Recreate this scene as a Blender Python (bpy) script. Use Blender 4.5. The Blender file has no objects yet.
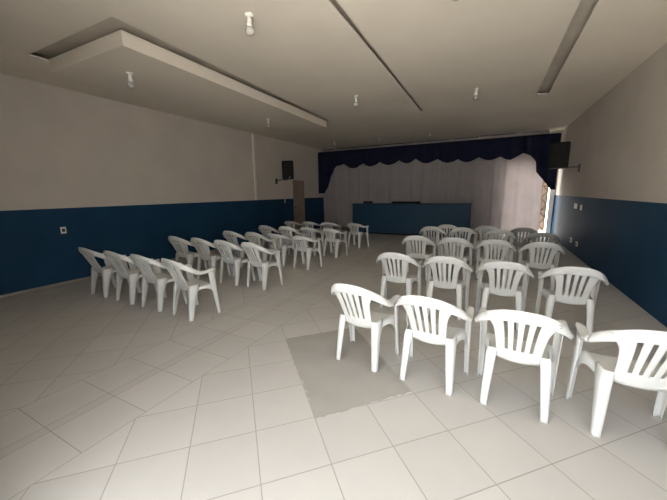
import bpy, bmesh, math, random
from mathutils import Matrix, Vector
random.seed(7)
sc = bpy.context.scene
COL = sc.collection

# ------------------------------------------------------------------ helpers
def link(name, bm, mats, parent=None, smooth=False):
    me = bpy.data.meshes.new(name)
    bmesh.ops.recalc_face_normals(bm, faces=bm.faces[:])
    bm.to_mesh(me); bm.free()
    if not isinstance(mats, (list, tuple)): mats = [mats]
    for m in mats: me.materials.append(m)
    if smooth:
        for p in me.polygons: p.use_smooth = True
    o = bpy.data.objects.new(name, me); COL.objects.link(o)
    if parent is not None: o.parent = parent
    return o

def empty(name, loc=(0, 0, 0), rz=0):
    o = bpy.data.objects.new(name, None); COL.objects.link(o)
    o.location = loc; o.rotation_euler = (0, 0, rz); o.empty_display_size = .1
    return o

def tag(o, label=None, cat=None, group=None, kind=None):
    if label: o['label'] = label
    if cat: o['category'] = cat
    if group: o['group'] = group
    if kind: o['kind'] = kind
    return o

def add_box(bm, x0, x1, y0, y1, z0, z1, mi=0, bevel=0):
    r = bmesh.ops.create_cube(bm, size=1)
    vs = r['verts']
    for v in vs:
        v.co = Vector(((x0 + x1) / 2 + v.co.x * (x1 - x0), (y0 + y1) / 2 + v.co.y * (y1 - y0), (z0 + z1) / 2 + v.co.z * (z1 - z0)))
    fs = set(f for v in vs for f in v.link_faces)
    for f in fs: f.material_index = mi
    if bevel:
        es = list(set(e for v in vs for e in v.link_edges))
        bmesh.ops.bevel(bm, geom=es, offset=bevel, segments=2, profile=.5, affect='EDGES')
    return bm

def box(*a, **k):
    return add_box(bmesh.new(), *a, **k)

def grid_mesh(bm, rows, skip=None):
    """rows: list of lists of points -> quads"""
    V = [[bm.verts.new(p) for p in r] for r in rows]
    for i in range(len(V) - 1):
        for j in range(len(V[i]) - 1):
            if skip and skip(i, j): continue
            bm.faces.new((V[i][j], V[i][j + 1], V[i + 1][j + 1], V[i + 1][j]))
    lone = [v for v in bm.verts if not v.link_faces]
    if lone: bmesh.ops.delete(bm, geom=lone, context='VERTS')
    return bm

def lathe(bm, prof, n=20, loc=(0, 0, 0)):
    rows = []
    for r, z in prof:
        rows.append([bm.verts.new((loc[0] + r * math.cos(2 * math.pi * k / n), loc[1] + r * math.sin(2 * math.pi * k / n), loc[2] + z)) for k in range(n)])
    for a, b in zip(rows, rows[1:]):
        for k in range(n):
            bm.faces.new((a[k], a[(k + 1) % n], b[(k + 1) % n], b[k]))
    bm.faces.new(rows[0]); bm.faces.new(rows[-1])
    return bm

def bar(bm, a, b, w):
    a, b = Vector(a), Vector(b); d = b - a
    q = d.to_track_quat('Z', 'Y').to_matrix().to_4x4()
    r = bmesh.ops.create_cube(bm, size=1)
    M = Matrix.Translation((a + b) / 2) @ q @ Matrix.Diagonal((w, w, d.length, 1))
    bmesh.ops.transform(bm, matrix=M, verts=r['verts'])
    return bm

def lerp_tab(tab, x):
    if x <= tab[0][0]: return tab[0][1]
    for (a, va), (b, vb) in zip(tab, tab[1:]):
        if x <= b: return va + (vb - va) * (x - a) / (b - a)
    return tab[-1][1]

def sm(t): t = max(0, min(1, t)); return t * t * (3 - 2 * t)

# ------------------------------------------------------------------ materials
class NT:
    def __init__(s, m): s.t = m.node_tree; s.n = s.t.nodes
    def new(s, ty, **k):
        n = s.n.new(ty)
        for a, b in k.items(): setattr(n, a, b)
        return n
    def ln(s, a, b): s.t.links.new(a, b)
    def math(s, op, a, b=None, c=None):
        n = s.new('ShaderNodeMath', operation=op)
        for i, v in enumerate((a, b, c)):
            if v is None: continue
            if isinstance(v, (int, float)): n.inputs[i].default_value = v
            else: s.ln(v, n.inputs[i])
        return n.outputs[0]

def mat(name, col, rough=.6, spec=.3, var=.06, scale=3., bump=0., bscale=60., metal=0., trans=0., detail=4):
    m = bpy.data.materials.new(name); m.use_nodes = True
    t = NT(m); b = t.n['Principled BSDF']
    b.inputs['Roughness'].default_value = rough
    b.inputs['Specular IOR Level'].default_value = spec
    b.inputs['Metallic'].default_value = metal
    tc = t.new('ShaderNodeTexCoord')
    nz = t.new('ShaderNodeTexNoise'); nz.inputs['Scale'].default_value = scale; nz.inputs['Detail'].default_value = detail
    t.ln(tc.outputs['Object'], nz.inputs['Vector'])
    cr = t.new('ShaderNodeValToRGB')
    cr.color_ramp.elements[0].position = .3; cr.color_ramp.elements[1].position = .7
    cr.color_ramp.elements[0].color = (*[max(0, c * (1 - var)) for c in col], 1)
    cr.color_ramp.elements[1].color = (*[min(1, c * (1 + var)) for c in col], 1)
    t.ln(nz.outputs['Fac'], cr.inputs['Fac']); t.ln(cr.outputs['Color'], b.inputs['Base Color'])
    if bump:
        n2 = t.new('ShaderNodeTexNoise'); n2.inputs['Scale'].default_value = bscale
        t.ln(tc.outputs['Object'], n2.inputs['Vector'])
        bp = t.new('ShaderNodeBump'); bp.inputs['Strength'].default_value = bump; bp.inputs['Distance'].default_value = .01
        t.ln(n2.outputs['Fac'], bp.inputs['Height']); t.ln(bp.outputs['Normal'], b.inputs['Normal'])
    if trans:
        tr = t.new('ShaderNodeBsdfTranslucent'); t.ln(cr.outputs['Color'], tr.inputs['Color'])
        mx = t.new('ShaderNodeMixShader'); mx.inputs[0].default_value = trans
        t.ln(b.outputs[0], mx.inputs[1]); t.ln(tr.outputs[0], mx.inputs[2])
        t.ln(mx.outputs[0], t.n['Material Output'].inputs['Surface'])
    return m

M_wall = mat('wall_paint', (.60, .545, .49), .8, .2, .05, 1.2, .06, 40)
M_ceil = mat('ceiling_paint', (.77, .705, .61), .85, .15, .05, .7, .04, 30)
M_slab = mat('raw_slab', (.60, .545, .47), .9, .1, .1, 2)
M_blue = mat('blue_gloss_paint', (.013, .054, .112), .6, .14, .12, 1.5, .03, 30)
M_counter = mat('counter_blue_paint', (.019, .062, .115), .5, .3, .08, 1.5)
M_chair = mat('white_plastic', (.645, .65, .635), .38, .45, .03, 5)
M_chairg = mat('darker_grey_plastic', (.33, .33, .315), .35, .5, .06, 6)  # chair plastic in a darker grey, used on two back-right chairs
M_seat = M_chair
M_navy = mat('navy_cloth', (.016, .019, .044), .85, .1, .15, 4, .1, 150)
M_cloth = mat('white_curtain_cloth', (.62, .575, .57), .85, .1, .05, 3, .06, 200, trans=.40)
M_door = mat('tan_door_paint', (.30, .235, .19), .6, .3, .06, 2)
M_frame = mat('white_frame_paint', (.78, .77, .74), .5, .3, .03, 3)
M_black = mat('black_plastic', (.010, .010, .011), .6, .2, .1, 10)
M_grille = mat('speaker_grille', (.013, .013, .013), .7, .3, .4, 120)
M_steel = mat('dark_steel', (.05, .048, .045), .45, .4, .1, 10, metal=.5)
M_rust = mat('brown_steel_paint', (.05, .03, .018), .6, .3, .15, 12)
M_tan = mat('tan_sheet', (.24, .18, .125), .7, .2, .1, 4)
M_porc = mat('white_porcelain', (.82, .80, .76), .3, .5, .02, 4)
M_white = mat('white_plate_plastic', (.80, .79, .76), .4, .4, .02, 5)
M_dark = mat('socket_dark', (.05, .05, .05), .5, .3, .05, 5)
M_conc = mat('cement', (.36, .34, .31), .8, .2, .06, 3, .15, 80, detail=8)
M_ground = mat('pavement', (.62, .60, .56), .9, .1, .1, 1.5, .1, 30)
M_duct = mat('white_duct', (.80, .76, .69), .5, .3, .03, 3)

# frosted / dusty bulb glass
M_glass = bpy.data.materials.new('bulb_glass'); M_glass.use_nodes = True
_t = NT(M_glass); _b = _t.n['Principled BSDF']
_b.inputs['Base Color'].default_value = (.55, .53, .49, 1); _b.inputs['Roughness'].default_value = .25
_b.inputs['Transmission Weight'].default_value = .12; _b.inputs['IOR'].default_value = 1.1
_n = _t.new('ShaderNodeTexNoise'); _n.inputs['Scale'].default_value = 8
_t.ln(_t.math('MULTIPLY_ADD', _n.outputs['Fac'], .1, .2), _b.inputs['Roughness'])

# tiled floor -------------------------------------------------------
TS = .4136; OX, OY = -1.0348, 1.0971
X_B, X_M, X_N, X_O = -2.20, -2.61, -2.70, -3.12
def floor_material():
    m = bpy.data.materials.new('ceramic_floor_tiles'); m.use_nodes = True
    t = NT(m); b = t.n['Principled BSDF']
    tc = t.new('ShaderNodeTexCoord'); sp = t.new('ShaderNodeSeparateXYZ'); t.ln(tc.outputs['Object'], sp.inputs[0])
    X, Y = sp.outputs[0], sp.outputs[1]
    a = math.radians(44.6); ca, sa = math.cos(a), math.sin(a)
    def lin(cx, cy, c0): return t.math('ADD', t.math('ADD', t.math('MULTIPLY', X, cx), t.math('MULTIPLY', Y, cy)), c0)
    # diagonal grid
    U = lin(ca / TS, sa / TS, -(OX * ca + OY * sa) / TS)
    V = lin(sa / TS, -ca / TS, -(OX * sa - OY * ca) / TS)
    # band with square-on tiles
    BU = t.math('DIVIDE', t.math('ADD', X, -X_B), TS)
    BV = t.math('DIVIDE', t.math('ADD', Y, -.764), TS)
    def dist(u, w=TS):
        f = t.math('FRACT', u); return t.math('MULTIPLY', t.math('MINIMUM', f, t.math('SUBTRACT', 1., f)), w)
    dd = t.math('MINIMUM', dist(U), dist(V))
    def vline(x0): return t.math('ABSOLUTE', t.math('ADD', X, -x0))
    lines = t.math('MINIMUM', t.math('MINIMUM', vline(X_B), vline(X_M)), t.math('MINIMUM', vline(X_O), vline(X_N)))
    db = t.math('MINIMUM', dist(BV), lines)
    inb = t.math('MULTIPLY', t.math('LESS_THAN', X, X_B), t.math('GREATER_THAN', X, X_O))
    d = t.math('ADD', t.math('MULTIPLY', inb, db), t.math('MULTIPLY', t.math('SUBTRACT', 1., inb), t.math('MINIMUM', dd, lines)))
    mr = t.new('ShaderNodeMapRange'); mr.interpolation_type = 'SMOOTHSTEP'
    mr.inputs['From Min'].default_value = .0022; mr.inputs['From Max'].default_value = .0042
    t.ln(d, mr.inputs['Value'])
    # per-tile tint
    cx = t.new('ShaderNodeCombineXYZ')
    def sel(p, q): return t.math('ADD', t.math('MULTIPLY', inb, p), t.math('MULTIPLY', t.math('SUBTRACT', 1., inb), q))
    t.ln(sel(t.math('FLOOR', BU), t.math('FLOOR', U)), cx.inputs[0]); t.ln(sel(t.math('FLOOR', BV), t.math('FLOOR', V)), cx.inputs[1]); t.ln(inb, cx.inputs[2])
    wn = t.new('ShaderNodeTexWhiteNoise'); t.ln(cx.outputs[0], wn.inputs['Vector'])
    nz = t.new('ShaderNodeTexNoise'); nz.inputs['Scale'].default_value = 4; nz.inputs['Detail'].default_value = 5
    t.ln(tc.outputs['Object'], nz.inputs['Vector'])
    v = t.math('ADD', t.math('MULTIPLY', wn.outputs['Value'], .07), t.math('MULTIPLY', nz.outputs['Fac'], .10))
    v = t.math('ADD', v, .88)
    strip = t.math('MULTIPLY', t.math('LESS_THAN', X, X_M), t.math('GREATER_THAN', X, X_N))
    v = t.math('MULTIPLY', v, t.math('SUBTRACT', 1., t.math('MULTIPLY', strip, .05)))
    tint = t.new('ShaderNodeMix'); tint.data_type = 'RGBA'; tint.blend_type = 'MULTIPLY'; tint.inputs[0].default_value = 1
    tint.inputs[6].default_value = (.52, .50, .47, 1)
    cc = t.new('ShaderNodeCombineColor'); [t.ln(v, cc.inputs[i]) for i in range(3)]
    t.ln(cc.outputs[0], tint.inputs[7])
    mx = t.new('ShaderNodeMix'); mx.data_type = 'RGBA'
    mx.inputs[6].default_value = (.335, .31, .275, 1)
    t.ln(mr.outputs[0], mx.inputs[0]); t.ln(tint.outputs[2], mx.inputs[7]); t.ln(mx.outputs[2], b.inputs['Base Color'])
    t.ln(t.math('SUBTRACT', .75, t.math('MULTIPLY', mr.outputs[0], .30)), b.inputs['Roughness'])
    b.inputs['Specular IOR Level'].default_value = .35
    bp = t.new('ShaderNodeBump'); bp.inputs['Strength'].default_value = .4; bp.inputs['Distance'].default_value = .002
    t.ln(mr.outputs[0], bp.inputs['Height']); t.ln(bp.outputs['Normal'], b.inputs['Normal'])
    return m
M_floor = floor_material()

# ------------------------------------------------------------------ setting
XL, XR, YF, YB, ZC = -6.987, 1.93, 0.10, 12.85, 3.504
ZR = 3.61
def struct(o): return tag(o, kind='structure')

struct(link('floor', box(XL - .2, XR + .2, YF - .2, YB + .2, -.15, 0), M_floor))

def side_wall(name, x0, x1, zb):
    bm = bmesh.new()
    add_box(bm, x0, x1, YF - .2, YB + .2, 0, zb, 1)
    add_box(bm, x0, x1, YF - .2, YB + .2, zb, ZR + .2, 0)
    return struct(link(name, bm, [M_wall, M_blue]))
ZBL, ZBR = 1.385, 1.411
# left wall with door recess
def left_wall():
    bm = bmesh.new(); x0, x1 = XL - .2, XL
    DY0, DY1, DZ = 10.27, 11.10, 2.10
    for (a, b) in ((YF - .2, DY0), (DY1, YB + .2)):
        add_box(bm, x0, x1, a, b, 0, ZBL, 1); add_box(bm, x0, x1, a, b, ZBL, ZR + .2, 0)
    add_box(bm, x0, x1, DY0, DY1, DZ, ZR + .2, 0)
    struct(link('wall_left', bm, [M_wall, M_blue]))
    d = struct(link('door_1', box(XL - .06, XL - .02, DY0 + .002, DY1 - .002, .002, DZ - .002), M_door))
    fb = bmesh.new()
    for (a, b, c, e) in ((DY0 + .002, DY0 + .05, .002, DZ - .002), (DY1 - .05, DY1 - .002, .002, DZ - .002), (DY0 + .05, DY1 - .05, DZ - .05, DZ - .002)):
        add_box(fb, XL - .02, XL - .003, a, b, c, e)
    link('door_frame', fb, M_door, d)
    h = bmesh.new(); lathe(h, [(.0, 0), (.022, 0), (.022, .012), (.012, .014), (.012, .04), (.026, .045), (.026, .065), (.0, .07)], 14)
    bmesh.ops.transform(h, matrix=Matrix.Translation((XL - .02, DY0 + .12, 1.02)) @ Matrix.Rotation(math.pi / 2, 4, 'Y'), verts=h.verts)
    link('door_knob', h, M_steel, d, True)
left_wall()
side_wall('wall_right', XR, XR + .2, ZBR)

# back wall with doorway at its right end
DX0, DX1, DZ = .35, 1.785, 2.45
bm = bmesh.new()
for a, b in ((XL, DX0), (DX1, XR)):
    add_box(bm, a, b, YB, YB + .2, 0, ZBR, 1); add_box(bm, a, b, YB, YB + .2, ZBR, ZR + .2, 0)
add_box(bm, DX0, DX1, YB, YB + .2, DZ, ZR + .2, 0)
struct(link('wall_back', bm, [M_wall, M_blue]))
bm = bmesh.new()
add_box(bm, DX1 - .02, DX1 - .001, YB - .02, YB + .2, .001, DZ - .001)
add_box(bm, DX1 - .02, XR - .03, YB - .03, YB - .001, .001, DZ + .08)
add_box(bm, DX0 + .001, DX0 + .045, YB - .02, YB + .2, .001, DZ - .001)
add_box(bm, DX0 + .045, DX1 - .02, YB - .02, YB + .2, DZ - .045, DZ - .001)
struct(link('trim_1', bm, M_frame))

# front wall (behind the camera) with the wide street entrance
EX0, EX1, EZ = -1.85, 1.50, 2.9
bm = bmesh.new()
for a, b in ((XL, EX0), (EX1, XR)):
    add_box(bm, a, b, YF - .2, YF, 0, ZBL, 1); add_box(bm, a, b, YF - .2, YF, ZBL, ZR + .2, 0)
add_box(bm, EX0, EX1, YF - .2, YF, EZ, ZR + .2, 0)
struct(link('wall_front', bm, [M_wall, M_blue]))

# ceiling with recessed slots
def ceiling():
    bm = bmesh.new()
    outer = [(XL, YF), (XR, YF), (XR, YB), (XL, YB)]
    Lslot = [(-5.79, 2.245), (-3.80, 2.255), (-4.03, 7.60), (-4.09, 7.86), (-4.165, 7.88), (-4.035, 2.478), (-5.79, 2.465)]
    s1 = [(-1.60, .6), (-1.525, .6), (-1.625, 8.03), (-1.655, 8.03)]
    s2 = [(.675, .6), (.80, .6), (.882, 7.95), (.672, 7.88)]
    s1 = [(-1.575, .6), (-1.50, .6), (-1.615, 8.02), (-1.665, 8.02)]
    loops = []
    def loop(pts):
        vs = [bm.verts.new((x, y, ZC)) for x, y in pts]
        return vs, [bm.edges.new((vs[i], vs[(i + 1) % len(vs)])) for i in range(len(vs))]
    es = []
    for p in (outer, Lslot, s1, s2):
        v, e = loop(p); loops.append(v); es += e
    bmesh.ops.triangle_fill(bm, edges=es, use_beauty=True)
    for vs in loops[1:]:
        top = [bm.verts.new((v.co.x, v.co.y, ZC + .018)) for v in vs]
        n = len(vs)
        for i in range(n): bm.faces.new((vs[i], vs[(i + 1) % n], top[(i + 1) % n], top[i]))
    # dim void above the board, closed by the slab
    add_box(bm, XL, XR, YF, YB, ZR, ZR + .2, 1)
    return struct(link('ceiling', bm, [M_ceil, M_slab]))
ceiling()
# dropped box hanging beside the L slot
bm = bmesh.new()
P = [(-5.79, 2.47), (-4.04, 2.482), (-4.17, 7.86), (-5.85, 7.80)]
lo = [bm.verts.new((x, y, 3.354)) for x, y in P]; hi = [bm.verts.new((x, y, ZC + .005)) for x, y in P]
bm.faces.new(lo); bm.faces.new(hi)
for i in range(4): bm.faces.new((lo[i], lo[(i + 1) % 4], hi[(i + 1) % 4], hi[i]))
struct(link('trim_2', bm, M_ceil))
# baseboard along the left wall
struct(link('baseboard_left', box(XL, XL + .012, YF, 10.25, 0, .035), M_conc))

# cement patch in the tiled floor
def patch():
    C = [(-1.932, 2.593), (-1.012, 1.671), (-.469, 2.27), (-1.36, 3.19)]
    pts = []
    for i in range(4):
        a, b = Vector(C[i]), Vector(C[(i + 1) % 4]); n = (b - a).normalized(); nn = Vector((-n.y, n.x))
        K = 28
        for k in range(K):
            j = (random.uniform(-.012, .012) if i in (0, 1) else random.uniform(-.004, .004)) if k else 0
            p = a.lerp(b, k / K) + nn * j; pts.append(p)
    bm = bmesh.new()
    lo = [bm.verts.new((p.x, p.y, -.01)) for p in pts]; hi = [bm.verts.new((p.x, p.y, .0035)) for p in pts]
    bm.faces.new(hi)
    for i in range(len(pts)): bm.faces.new((lo[i], lo[(i + 1) % len(pts)], hi[(i + 1) % len(pts)], hi[i]))
    o = struct(link('trim_3', bm, M_conc))
    return o
patch()

# outside: pavement before the entrance, yard behind the back doorway
struct(link('ground_street', box(-14, 10, -16, YF - .2, -.17, -.02), M_ground))
struct(link('ground_yard', box(-4, 6, YB + .2, 22, -.17, -.02), M_ground))

# ------------------------------------------------------------------ the plastic armchair
def leg_strip(name, secs, thick):
    """secs: list of (z, [(x,y),(x,y),(x,y)]) -> L-section strip"""
    bm = bmesh.new()
    rows = []
    for z, pts in secs:
        rows.append([(x, y, z) for x, y in pts])
    grid_mesh(bm, rows)
    return bm

def shell(o, t, off=0):
    md = o.modifiers.new('thickness', 'SOLIDIFY'); md.thickness = t; md.offset = off
    return o

def chair_meshes(M, low=False):
    root = empty('plastic_armchair')
    # ---- backrest: slotted fan panel under a bowed rail whose ends sweep down into the arms
    W0 = [(.378, .132), (.46, .138), (.55, .148), (.64, .160), (.72, .174), (.76, .178)]
    W1 = [(.378, .134), (.46, .140), (.53, .146), (.59, .153), (.635, .161), (.665, .170), (.69, .182), (.712, .199), (.745, .224)]
    def back_y(x, z):
        return -.128 - (.112 if low else .163) * (max(0, z - .38) / .357) ** 1.1 + .9 * x * x
    half = (1, .95, .88, .80, .72, .64, .612, .54, .468, .42, .34, .28, .252, .18, .108, .05)
    scols = sorted([-h for h in half] + [0] + list(half))
    zs = [.378, .398, .43, .475, .485, .515, .545, .575, .605, .635, .665, .695, .718, .735, .751]
    rows = []
    def pt(s, z):
        w0, w1 = lerp_tab(W0, z), lerp_tab(W1, z)
        return s * w0 + (1 if s > 0 else -1) * abs(s) ** 6 * (w1 - w0)
    for z in zs:
        zz = z if not low else (z if z < .44 else .44 + (z - .44) * .69)
        rows.append([(pt(s, z), back_y(pt(s, z), zz), zz - (.010 * (1 - s * s) if z < .40 else 0)) for s in scols])
    def in_slot(i, j):
        s = (scols[j] + scols[j + 1]) / 2
        return any(abs(abs(s) - c) < .073 for c in (.18, .54)) and 3 <= i < len(zs) - 2
    bm = bmesh.new(); grid_mesh(bm, rows, in_slot)
    # rail path: centre, half-width vector (upper edge at the back turns into the inner edge of the arm)
    ARM = [((.278, -.040, .632), (-.028, .004, .013)), ((.272, .010, .624), (-.027, .002, .007)), ((.269, .060, .624), (-.026, 0, .004)), ((.266, .120, .632), (-.024, 0, .002)), ((.264, .166, .634), (-.021, 0, -.001))]
    if low: ARM = [(Vector(p) - Vector((0, 0, .010)), h) for p, h in ARM]
    if low:
        RP = [((0, -.242, .685), (0, -.008, .037)), ((.06, -.240, .684), (0, -.008, .037)), ((.12, -.229, .679), (-.001, -.006, .036)), ((.18, -.205, .669), (-.004, -.005, .034)),
              ((.226, -.168, .655), (-.009, -.003, .032)), ((.254, -.122, .640), (-.015, 0, .029)), ((.270, -.080, .628), (-.022, .002, .022))] + ARM
    else:
        RP = [((0, -.303, .781), (0, -.011, .040)), ((.06, -.301, .779), (0, -.011, .040)), ((.12, -.289, .769), (-.001, -.009, .039)), ((.18, -.262, .747), (-.004, -.007, .037)),
              ((.230, -.216, .717), (-.009, -.003, .035)), ((.263, -.160, .684), (-.015, 0, .033)), ((.279, -.100, .654), (-.022, .002, .025))] + ARM
    def rail(t):
        t = max(0, min(len(RP) - 1.0001, t)); i = int(t); f = t - i
        out = []
        for q in (0, 1):
            P = [Vector(RP[max(0, min(len(RP) - 1, i + k))][q]) for k in (-1, 0, 1, 2)]
            if i == 0: P[0] = Vector((-P[2].x, P[2].y, P[2].z)) if q == 0 else P[2].copy()
            out.append(.5 * (2 * P[1] + (P[2] - P[0]) * f + (2 * P[0] - 5 * P[1] + 4 * P[2] - P[3]) * f * f + (3 * P[1] - P[0] - 3 * P[2] + P[3]) * f ** 3))
        return out
    AA = (-1.12, -.98, -.75, -.4, 0, .4, .75, .95, 1.05)
    def rail_row(t, sgn):
        c, h = rail(t)
        k = sm((t - 3) / 4)                      # 0 at the back, 1 on the arm
        r = []
        c2 = rail(min(t + .01, len(RP) - 1.001))[0] - rail(max(0, t - .01))[0]
        n = c2.cross(h).normalized()             # outward / upward normal of the strip
        if n.y > 0 and k < .5: n = -n
        if n.z < 0 and k >= .5: n = -n
        for a in AA:
            p = c + h * a + n * (.006 * (1 - a * a))
            if a < -1: p = p - n * (.016 * k + .004)
            if a > 1: p = p - n * .004
            r.append((sgn * p.x, p.y, p.z))
        return r
    TJ = 5.6
    ts = [TJ * k / 16 for k in range(17)]
    R = [rail_row(t, -1) for t in reversed(ts[1:])] + [rail_row(t, 1) for t in ts]
    grid_mesh(bm, R)
    shell(link('backrest', bm, M, root, True), .007)
    # ---- seat: dished pan with rolled front and side aprons
    def seat_hw(y): return .165 + .055 * sm((y + .14) / .28)
    bm = bmesh.new(); rows = []
    ys = [-.135 + .310 * k / 14 for k in range(15)]
    for y in ys:
        hw = seat_hw(y); r = []
        f = (y + .135) / .310
        zmid = .405 + .018 * f
        # apron lower edge arches between the legs
        arch = .105 * abs(2 * f - 1) ** 2.2 + .035
        prof = [(-1.09, -arch), (-1.06, -arch * .5), (-1.02, -.006), (-.94, .002)] + [(s, -.012 * (1 - s * s)) for s in (-.8, -.55, -.28, 0, .28, .55, .8)] + [(.94, .002), (1.02, -.006), (1.06, -arch * .5), (1.09, -arch)]
        for s, dz in prof: r.append((s * hw, y, zmid + dz))
        rows.append(r)
    n = len(rows[0])
    for dy, dz in ((.014, -.006), (.024, -.02), (.026, -.05)):
        r = []
        for (x, y, z), k in zip(rows[14], range(n)):
            edge = k < 2 or k > n - 3
            r.append((x, ys[-1] + dy, min(z, z + dz) if not edge else z))
        rows.append(r)
    # back upstand joining the backrest
    grid_mesh(bm, rows)
    shell(link('seat', bm, M, root, True), .006)
    # ---- arms: the rail carried on forward to the front legs
    for s in (-1, 1):
        bm = bmesh.new(); rows = []
        K = 14; T1 = len(RP) - 1.001
        for k in range(K + 1): rows.append(rail_row(TJ + (T1 - TJ) * k / K, s))
        rows.append([(x, y + .008, z - .014) for x, y, z in rows[-1]])
        grid_mesh(bm, rows)
        shell(link('armrest', bm, M, root, True), .006)
    # ---- legs, each an open angle section
    for s in (-1, 1):
        # rear: broad at the seat, narrow at the foot, splayed back
        bm = bmesh.new(); rows = []
        for z, xo, yo, wi, wf in ((0, .214, -.195, .044, .052), (.02, .2138, -.194, .044, .053), (.12, .211, -.183, .049, .066), (.24, .207, -.168, .056, .084),
                                  (.34, .205, -.156, .062, .104), (.40, .201, -.149, .064, .124), (.435, .196, -.144, .062, .138), (.455, .188, -.141, .05, .12)):
            rows.append([(s * (xo - wi), yo + .010, z), (s * (xo - wi * .9), yo, z), (s * (xo - .010), yo, z), (s * xo, yo + .010, z), (s * (xo + .002), yo + wf * .6, z), (s * (xo - .004), yo + wf, z)])
        grid_mesh(bm, rows)
        shell(link('leg', bm, M, root, True), .006)
        # front: rises to carry the arm
        bm = bmesh.new(); rows = []
        dz = .010 if low else 0
        for z, xo, yo, wi, wb in ((0, .272, .222, .036, .046), (.02, .272, .221, .036, .047), (.14, .271, .209, .038, .054), (.28, .271, .197, .041, .066), (.38, .271, .188, .044, .078),
                                  (.46, .272, .182, .045, .086), (.55, .275, .173, .046, .090), (.60 - dz, .278, .167, .046, .092), (.622 - dz, .277, .162, .046, .088)):
            rows.append([(s * (xo - wi), yo - .010, z), (s * (xo - wi * .5), yo, z), (s * (xo - .008), yo - .003, z), (s * xo, yo - .014, z), (s * (xo + .002), yo - wb * .6, z), (s * (xo - .006), yo - wb, z)])
        grid_mesh(bm, rows)
        shell(link('leg', bm, M, root, True), .006)
    return root

def dup(root, mats=None):
    c = root.copy(); COL.objects.link(c)
    for ch in root.children:
        d = ch.copy(); COL.objects.link(d); d.parent = c
    return c

proto = chair_meshes(M_chair)
proto_grey = proto_low = None
used = [False]

GL, GR = 'white armchairs in rows on the left', 'white armchairs in rows on the right'
rowname = ['front', 'second', 'third', 'fourth', 'back']
seatL = ['first from the left wall', 'second from the left wall', 'third from the left wall', 'on the aisle']
seatR = ['on the aisle', 'second from the aisle', 'third from the aisle', 'beside the right wall']
rn = ['nearest row to the camera', 'second row from the camera', 'third row from the camera', 'fourth row from the camera', 'farthest row from the camera']
chairs = []
#        x, y, rz(deg)
LEFT = [
 [(-5.57, 2.70, -2), (-4.86, 2.70, -2), (-4.21, 2.70, -2), (-3.51, 2.68, -7)],
 [(-5.385, 4.10, -1), (-4.76, 4.11, -1), (-4.122, 4.08, -1), (-3.48, 4.08, -5)],
 [(-4.99, 5.12, -1), (-4.37, 5.14, -1), (-4.22, 5.63, -3), (-3.51, 5.57, -9)],
 [(-4.99, 6.30, -1), (-4.37, 6.30, -1), (-4.20, 6.95, -2), (-3.52, 6.95, -12)],
 [(-5.71, 8.35, 0), (-5.02, 8.35, 0), (-4.35, 8.35, 0), (-3.48, 8.40, -14)]]
LOW = {(2, 2), (2, 3), (3, 2), (3, 3), (4, 0), (4, 1), (4, 2), (4, 3)}
RIGHT = [
 [(-1.005, 2.62, -7), (-.365, 2.57, -6), (.26, 2.54, -4), (.91, 2.53, 2)],
 [(-1.085, 4.14, 0), (-.45, 4.14, 0), (.195, 4.12, 0), (.85, 4.12, -2)],
 [(-1.15, 5.82, 0), (-.51, 5.82, 0), (.12, 5.82, 0), (.76, 5.80, 0)],
 [(-1.15, 7.38, 0), (-.50, 7.42, 0), (.20, 7.36, 0), (.92, 7.06, -3)],
 [(-.88, 7.92, 0), (-.03, 7.96, 0), (.66, 7.80, 0)]]
def put(x, y, r, label, group, grey=False, low=False):
    global proto_grey, proto_low
    if low:
        if proto_low is None:
            proto_low = chair_meshes(M_chair, True); o = proto_low
        else: o = dup(proto_low)
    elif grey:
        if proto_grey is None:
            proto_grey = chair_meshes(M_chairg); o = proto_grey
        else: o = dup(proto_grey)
    elif not used[0]:
        used[0] = True; o = proto
    else: o = dup(proto)
    o.location = (x, y, 0); o.rotation_euler = (0, 0, math.radians(r))
    tag(o, label, 'chair', group)
for i, row in enumerate(LEFT):
    for j, (x, y, r) in enumerate(row):
        lo_ = (i, j) in LOW
        put(x, y, r, 'white %splastic armchair, left block, %s, %s' % ('low-backed ' if lo_ else '', rn[i], seatL[j]), GL, False, lo_)
for i, row in enumerate(RIGHT):
    for j, (x, y, r) in enumerate(row):
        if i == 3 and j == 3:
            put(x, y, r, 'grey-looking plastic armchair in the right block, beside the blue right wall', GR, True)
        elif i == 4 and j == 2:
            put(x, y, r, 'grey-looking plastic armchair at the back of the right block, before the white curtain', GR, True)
        elif i == 4:
            put(x, y, r, 'white plastic armchair, right block, %s, %s' % (rn[i], ['on its left end', 'in its middle'][j]), GR)
        else:
            put(x, y, r, 'white plastic armchair, right block, %s, %s' % (rn[i], seatR[j]), GR)

# ------------------------------------------------------------------ stage end: counter, curtains, valance
ct = tag(empty('stage_counter', (-2.73, 11.2, 0)), 'long dark blue counter standing before the white curtain', 'counter')
link('body', box(-2.13, 2.13, .03, .55, .06, 1.12, bevel=.006), M_counter, ct)
link('countertop', box(-2.16, 2.16, 0, .60, 1.12, 1.16, bevel=.008), M_counter, ct)
link('plinth', box(-2.10, 2.10, .07, .52, 0, .06), M_black, ct)

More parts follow.
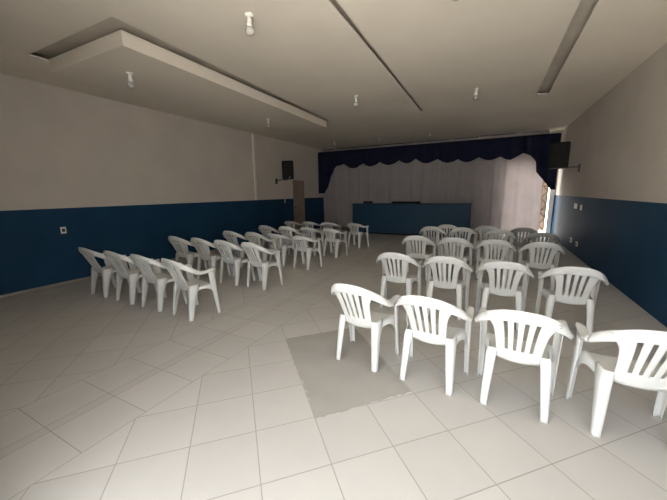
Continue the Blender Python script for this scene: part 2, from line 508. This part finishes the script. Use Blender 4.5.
c1 = empty('carrying_case', (-4.28, 11.42, 1.16)); tag(c1, 'small dark case lying on the left end of the blue counter', 'case')
link('body', box(-.16, .16, -.11, .11, 0, .085, bevel=.012), M_black, c1)
link('handle', bar(bar(bar(bmesh.new(), (-.06, -.112, .03), (-.06, -.135, .05), .012), (.06, -.112, .03), (.06, -.135, .05), .012), (-.06, -.135, .05), (.06, -.135, .05), .014), M_steel, c1)
c2 = empty('equipment_case', (-2.80, 11.42, 1.16)); tag(c2, 'long flat dark case lying on the middle of the blue counter', 'case')
link('body', box(-.5, .5, -.15, .15, 0, .05, bevel=.012), M_black, c2)
link('lid', box(-.5, .5, -.15, .15, .05, .075, bevel=.01), M_black, c2)
link('latch', add_box(add_box(bmesh.new(), -.32, -.28, -.158, -.148, .035, .065), .28, .32, -.158, -.148, .035, .065), M_steel, c2)

def curtain(name, x0, x1, y, z0, z1, label, amp, ph):
    bm = bmesh.new(); rows = []
    n = int((x1 - x0) / .025)
    zz = [z0, z0 + .03, .5, 1.0, 1.6, 2.2, 2.8, z1]
    for z in zz:
        g = .55 + .45 * (z1 - z) / (z1 - z0)
        r = []
        for k in range(n + 1):
            x = x0 + (x1 - x0) * k / n
            w = math.sin(x * 14 + ph + .8 * math.sin(x * 2.3)) * .55 + math.sin(x * 31 + 1.7 * math.sin(x * 3.1)) * .3 + math.sin(x * 5.2 + ph) * .4
            r.append((x + .012 * math.sin(z * 2 + x * 9), y + amp * g * w, z))
        rows.append(r)
    grid_mesh(bm, rows)
    root = empty(name, ((x0 + x1) / 2, y, z0)); tag(root, label, 'curtain')
    o = link('cloth', bm, M_cloth, root, True); o.matrix_parent_inverse = Matrix.Translation(-Vector(root.location))
    shell(o, .004)
    rb = bmesh.new(); add_box(rb, x0 - .05, x1 + .02, y - .012, y + .012, z1 - .01, z1 + .015)
    rr = link('rod', rb, M_steel, root); rr.matrix_parent_inverse = Matrix.Translation(-Vector(root.location))
curtain('stage_curtain', -6.93, -.50, 12.66, .012, 3.48, 'wide dim white curtain hanging behind the blue counter', .030, 0)
curtain('stage_curtain', -.58, 1.52, 12.56, .012, 3.48, 'brighter white curtain hanging between counter and doorway', .034, 1.1)

VAL = [(-6.97,1.56),(-6.66,1.57),(-6.5,1.85),(-6.36,2.2),(-6.18,2.61),(-6.04,2.72),(-5.7,2.78),(-5.29,2.59),(-4.84,2.77),(-4.52,2.63),(-4.12,2.78),(-3.73,2.65),(-3.33,2.8),(-3.02,2.68),(-2.68,2.82),(-2.3,2.64),(-1.88,2.77),(-1.51,2.61),(-1.18,2.72),(-.87,2.6),(-.5,2.75),(-.13,2.63),(.17,2.73),(.5,2.6),(.84,2.8),(1.06,2.7),(1.17,2.58),(1.22,2.49),(1.255,2.17),(1.5,1.87),(1.70,1.60),(1.82,1.59)]
def valance_bottom(x):
    for (a, za), (b, zb) in zip(VAL, VAL[1:]):
        if x <= b:
            t = (x - a) / (b - a)
            if -5.75 < a < .45:   # scallops: round at the bottom, pointed at the top
                if zb < za: t = math.sin(t * math.pi / 2)
                else: t = 1 - math.cos(t * math.pi / 2)
            return za + (zb - za) * t
    return VAL[-1][1]
root = empty('stage_valance', (-2.6, 12.3, 1.56)); tag(root, 'navy scalloped valance with side tails across the stage top', 'valance')
bm = bmesh.new(); rows = []
n = 260
xs = sorted(set([VAL[0][0] + (VAL[-1][0] - VAL[0][0]) * k / n for k in range(n + 1)] + [v[0] for v in VAL]))
for q in (0, .15, .35, .6, .85, 1):
    r = []
    for x in xs:
        zb = valance_bottom(x); z = 3.34 + (zb - 3.34) * q
        y = 12.3 + (.010 + .014 * q) * math.sin(x * 19 + math.sin(x * 4)) + .01 * math.sin(x * 47)
        r.append((x, y, z))
    rows.append(r)
grid_mesh(bm, rows)
o = link('cloth', bm, M_navy, root, True); o.matrix_parent_inverse = Matrix.Translation(-Vector(root.location)); shell(o, .006)
o = link('rail', box(XL + .003, 1.76, 12.315, 12.345, 3.31, 3.35), M_steel, root); o.matrix_parent_inverse = Matrix.Translation(-Vector(root.location))

# steel lattice gate leaf standing in the yard beyond the doorway
gt = empty('lattice_gate', (1.685, 13.5, -.02)); tag(gt, 'brown lattice gate with tan sheet seen outside through the doorway gap', 'gate')
bm = bmesh.new()
for x in (-.075, .105): bar(bm, (x, 0, 0), (x, 0, 2.7), .028)
z = .12; k = 0
while z < 2.5:
    a, b = ((-.075, .105) if k % 2 else (.105, -.075))
    bar(bm, (a, -.003, z), (b, -.003, z + .24), .024); z += .24; k += 1
for z in (.1, .9, 1.75, 2.6): bar(bm, (-.075, 0, z), (.105, 0, z), .022)
link('lattice_frame', bm, M_rust, gt)
link('sheet', box(-.07, .10, .012, .020, .14, 2.66), M_tan, gt)

# ------------------------------------------------------------------ loudspeakers on wall brackets
def speaker(loc, rz, label, wall_dx, tilt=8):
    """front of the box faces local -Y; origin at bottom centre"""
    root = empty('wall_loudspeaker', loc, rz); tag(root, label, 'loudspeaker', 'loudspeakers on wall brackets')
    bm = bmesh.new()
    h, w, d = .64, .40, .34
    sec = [(-w / 2, -d / 2), (w / 2, -d / 2), (w / 2, d * .05), (w * .30, d / 2), (-w * .30, d / 2), (-w / 2, d * .05)]
    lo = [bm.verts.new((x, y, 0)) for x, y in sec]; hi = [bm.verts.new((x, y, h)) for x, y in sec]
    bm.faces.new(lo); bm.faces.new(hi)
    for i in range(6): bm.faces.new((lo[i], lo[(i + 1) % 6], hi[(i + 1) % 6], hi[i]))
    bmesh.ops.bevel(bm, geom=bm.edges[:], offset=.015, segments=2, affect='EDGES')
    link('cabinet', bm, M_black, root)
    bm = bmesh.new(); add_box(bm, -w / 2 + .025, w / 2 - .025, -d / 2 - .008, -d / 2 + .002, .03, .36, bevel=.004)
    link('grille', bm, M_grille, root)
    bm = bmesh.new(); add_box(bm, -.13, .13, -d / 2 - .006, -d / 2 + .002, .42, .58, bevel=.004)
    link('horn', bm, M_grille, root)
    return root
def bracket(root, a, b, plate):
    bm = bmesh.new(); bar(bm, a, b, .035); p = plate
    add_box(bm, *p)
    o = link('bracket', bm, M_steel, root); o.matrix_parent_inverse = root_inv(root)
def root_inv(r):
    return (Matrix.Translation(r.location) @ Matrix.Rotation(r.rotation_euler.z, 4, 'Z')).inverted()
s = speaker((-6.66, 9.52, 2.10), math.radians(28), 'black loudspeaker mounted high on the left wall near the tan door', -1)
bracket(s, (-6.985, 9.22, 2.06), (-6.66, 9.48, 2.085), (-6.987, -6.967, 9.17, 9.27, 1.93, 2.12))
bm = bmesh.new(); lathe(bm, [(.0, 0), (.018, 0), (.018, .012), (.0, .012)], 12)
bmesh.ops.transform(bm, matrix=Matrix.Translation((.07, -.172, .06)) @ Matrix.Rotation(math.pi / 2, 4, 'X'), verts=bm.verts)
link('badge', bm, M_white, s)
s = speaker((1.50, 9.98, 2.13), math.radians(-20), 'black loudspeaker mounted high on the right wall beside the valance tail', 1)
bracket(s, (1.928, 9.92, 2.16), (1.62, 9.98, 2.145), (1.91, 1.93, 9.87, 9.97, 2.03, 2.22))

# ------------------------------------------------------------------ ceiling lamp holders with unlit bulbs
def make_lamp():
    root = empty('ceiling_lamp')
    bm = bmesh.new(); lathe(bm, [(.0, 0), (.048, 0), (.048, -.010), (.040, -.020), (.024, -.024), (.0, -.024)], 20); link('base', bm, M_porc, root, True)
    bm = bmesh.new(); lathe(bm, [(.0, -.024), (.024, -.024), (.022, -.05), (.026, -.058), (.026, -.075), (.020, -.080), (.030, -.092), (.032, -.118), (.0, -.118)], 20); link('socket', bm, M_porc, root, True)
    bm = bmesh.new(); lathe(bm, [(.0, -.117), (.020, -.118), (.032, -.130), (.045, -.147), (.049, -.166), (.044, -.187), (.028, -.200), (.008, -.205), (.0, -.2055)], 20); link('bulb', bm, M_glass, root, True)
    return root
LAMPS = [((-2.479, 2.929, ZC), 'white lamp holder with bare bulb on the ceiling, largest at upper left'),
 ((-4.84, 3.02, 3.354), 'white lamp holder with bulb under the near end of the dropped ceiling box'),
 ((-4.883, 6.238, 3.354), 'white lamp holder with bulb under the far end of the dropped ceiling box'),
 ((-2.578, 6.152, ZC), 'white lamp holder with bulb midway between ceiling box and thin ceiling slot'),
 ((-.403, 6.858, ZC), 'white lamp holder with bulb on the ceiling between the two slots'),
 ((-5.50, 11.0, ZC), 'tiny far lamp holder on the ceiling above the left valance end'),
 ((-3.72, 11.0, ZC), 'tiny far lamp holder on the ceiling above the left half of the counter'),
 ((-1.95, 11.0, ZC), 'tiny far lamp holder on the ceiling above the right half of the counter'),
 ((-.41, 3.33, ZC), 'white lamp holder cut off by the top edge of the picture')]
lp = make_lamp()
for i, (loc, lab) in enumerate(LAMPS):
    o = lp if i == 0 else dup(lp)
    o.location = loc; tag(o, lab, 'lamp', 'bare bulb lamp holders on the ceiling')

# ------------------------------------------------------------------ wall plates and duct
def plate(name, side, y, z, w, h, label, cat, holes, group=None):
    x = XL if side < 0 else XR; d = .010 * (1 if side < 0 else -1)
    root = empty(name, (x, y, z)); tag(root, label, cat, group)
    bm = bmesh.new(); add_box(bm, min(0, d), max(0, d), -w / 2, w / 2, -h / 2, h / 2, bevel=.002); link('cover_plate', bm, M_white, root)
    for (a, b, c, e) in holes:
        bm = bmesh.new(); add_box(bm, min(d, d * 1.5), max(d, d * 1.5), a, b, c, e); link('socket_insert' if cat != 'switch' else 'rocker', bm, M_dark if cat != 'switch' else M_porc, root)
    return root
plate('wall_socket', -1, 2.765, .985, .085, .12, 'white wall socket on the blue left wall near the front', 'socket', [(-.022, .022, -.03, .03)])
plate('wall_socket', -1, 9.70, 1.30, .08, .12, 'small white wall socket on the left wall below the loudspeaker', 'socket', [(-.02, .02, -.03, .03)])
plate('light_switch', 1, 9.80, 1.175, .30, .13, 'wide white double switch plate on the blue right wall', 'switch', [(-.11, -.03, -.05, .05), (.03, .11, -.05, .05)])
plate('light_switch', 1, 9.25, 1.165, .16, .13, 'narrow white switch plate on the right wall, nearer the camera', 'switch', [(-.04, .04, -.05, .05)])
plate('wall_socket', 1, 9.85, .30, .20, .11, 'low white socket on the blue right wall, the farther one', 'socket', [(-.06, -.01, -.03, .03), (.01, .06, -.03, .03)])
plate('wall_socket', 1, 9.22, .29, .16, .11, 'low white socket on the blue right wall, the nearer one', 'socket', [(-.03, .03, -.03, .03)])
struct(link('trim_4', box(XL, XL + .045, 8.03, 8.10, ZBL, ZC), M_duct))

# ------------------------------------------------------------------ daylight
SKY_LOW, SKY_UP, SUN = 3.3, 1.0, 26.0
w = bpy.data.worlds.new('overcast_sky'); sc.world = w; w.use_nodes = True
wt = NT(w); bg = wt.n['Background']; bg.inputs[0].default_value = (.965, .985, 1.0, 1)
_tc = wt.new('ShaderNodeTexCoord'); _sx = wt.new('ShaderNodeSeparateXYZ'); wt.ln(_tc.outputs['Generated'], _sx.inputs[0])
wt.ln(wt.math('MULTIPLY_ADD', wt.math('MAXIMUM', _sx.outputs[2], 0.), SKY_UP, SKY_LOW), bg.inputs[1])   # overcast: brighter towards the zenith
sl = bpy.data.lights.new('sun', 'SUN'); sl.energy = SUN; sl.angle = math.radians(3); sl.color = (1, .96, .9)
so = bpy.data.objects.new('sun', sl); COL.objects.link(so); so.location = (-6, 3, 12)
so.rotation_euler = Vector((.60, -.12, -.79)).to_track_quat('-Z', 'Y').to_euler()   # high sun from the left: lights the street, does not reach indoors
def portal(name, loc, rot, sx, sy):
    l = bpy.data.lights.new(name, 'AREA'); l.shape = 'RECTANGLE'; l.size = sx; l.size_y = sy
    l.cycles.is_portal = True
    o = bpy.data.objects.new(name, l); COL.objects.link(o); o.location = loc; o.rotation_euler = rot
portal('entrance_daylight', ((EX0 + EX1) / 2, YF - .21, EZ / 2), (math.pi / 2, 0, math.pi), EX1 - EX0, EZ)
portal('doorway_daylight', ((DX0 + DX1) / 2, YB + .21, DZ / 2), (math.pi / 2, 0, 0), DX1 - DX0, DZ)

# ------------------------------------------------------------------ camera
F, pitch, roll, psi = 307.1, math.radians(10.61), math.radians(-.80), math.radians(27.01)
def to_room(v):
    c, s_ = math.cos(psi), math.sin(psi)
    return Vector((c * v[0] - s_ * v[1], s_ * v[0] + c * v[1], v[2]))
cp, sp_ = math.cos(pitch), math.sin(pitch)
fw = Vector((0, cp, -sp_)); up = Vector((0, sp_, cp)); rt = Vector((1, 0, 0))
r2 = math.cos(roll) * rt + math.sin(roll) * up; u2 = -math.sin(roll) * rt + math.cos(roll) * up
r2, u2, fw = to_room(r2), to_room(u2), to_room(fw)
cam = bpy.data.cameras.new('camera'); co = bpy.data.objects.new('camera', cam); COL.objects.link(co)
mw = Matrix((r2, u2, -fw)).transposed().to_4x4(); mw.translation = (0, 0, 1.6)
co.matrix_world = mw
cam.sensor_width = 36; cam.lens = F / 667 * 36; cam.clip_start = .05
sc.camera = co
sc.cycles.max_bounces = 10; sc.cycles.diffuse_bounces = 8
sc.view_settings.view_transform = 'Standard'; sc.view_settings.look = 'None'; sc.view_settings.gamma = 1
sc.view_settings.use_curve_mapping = False; sc.view_settings.exposure = 0.62
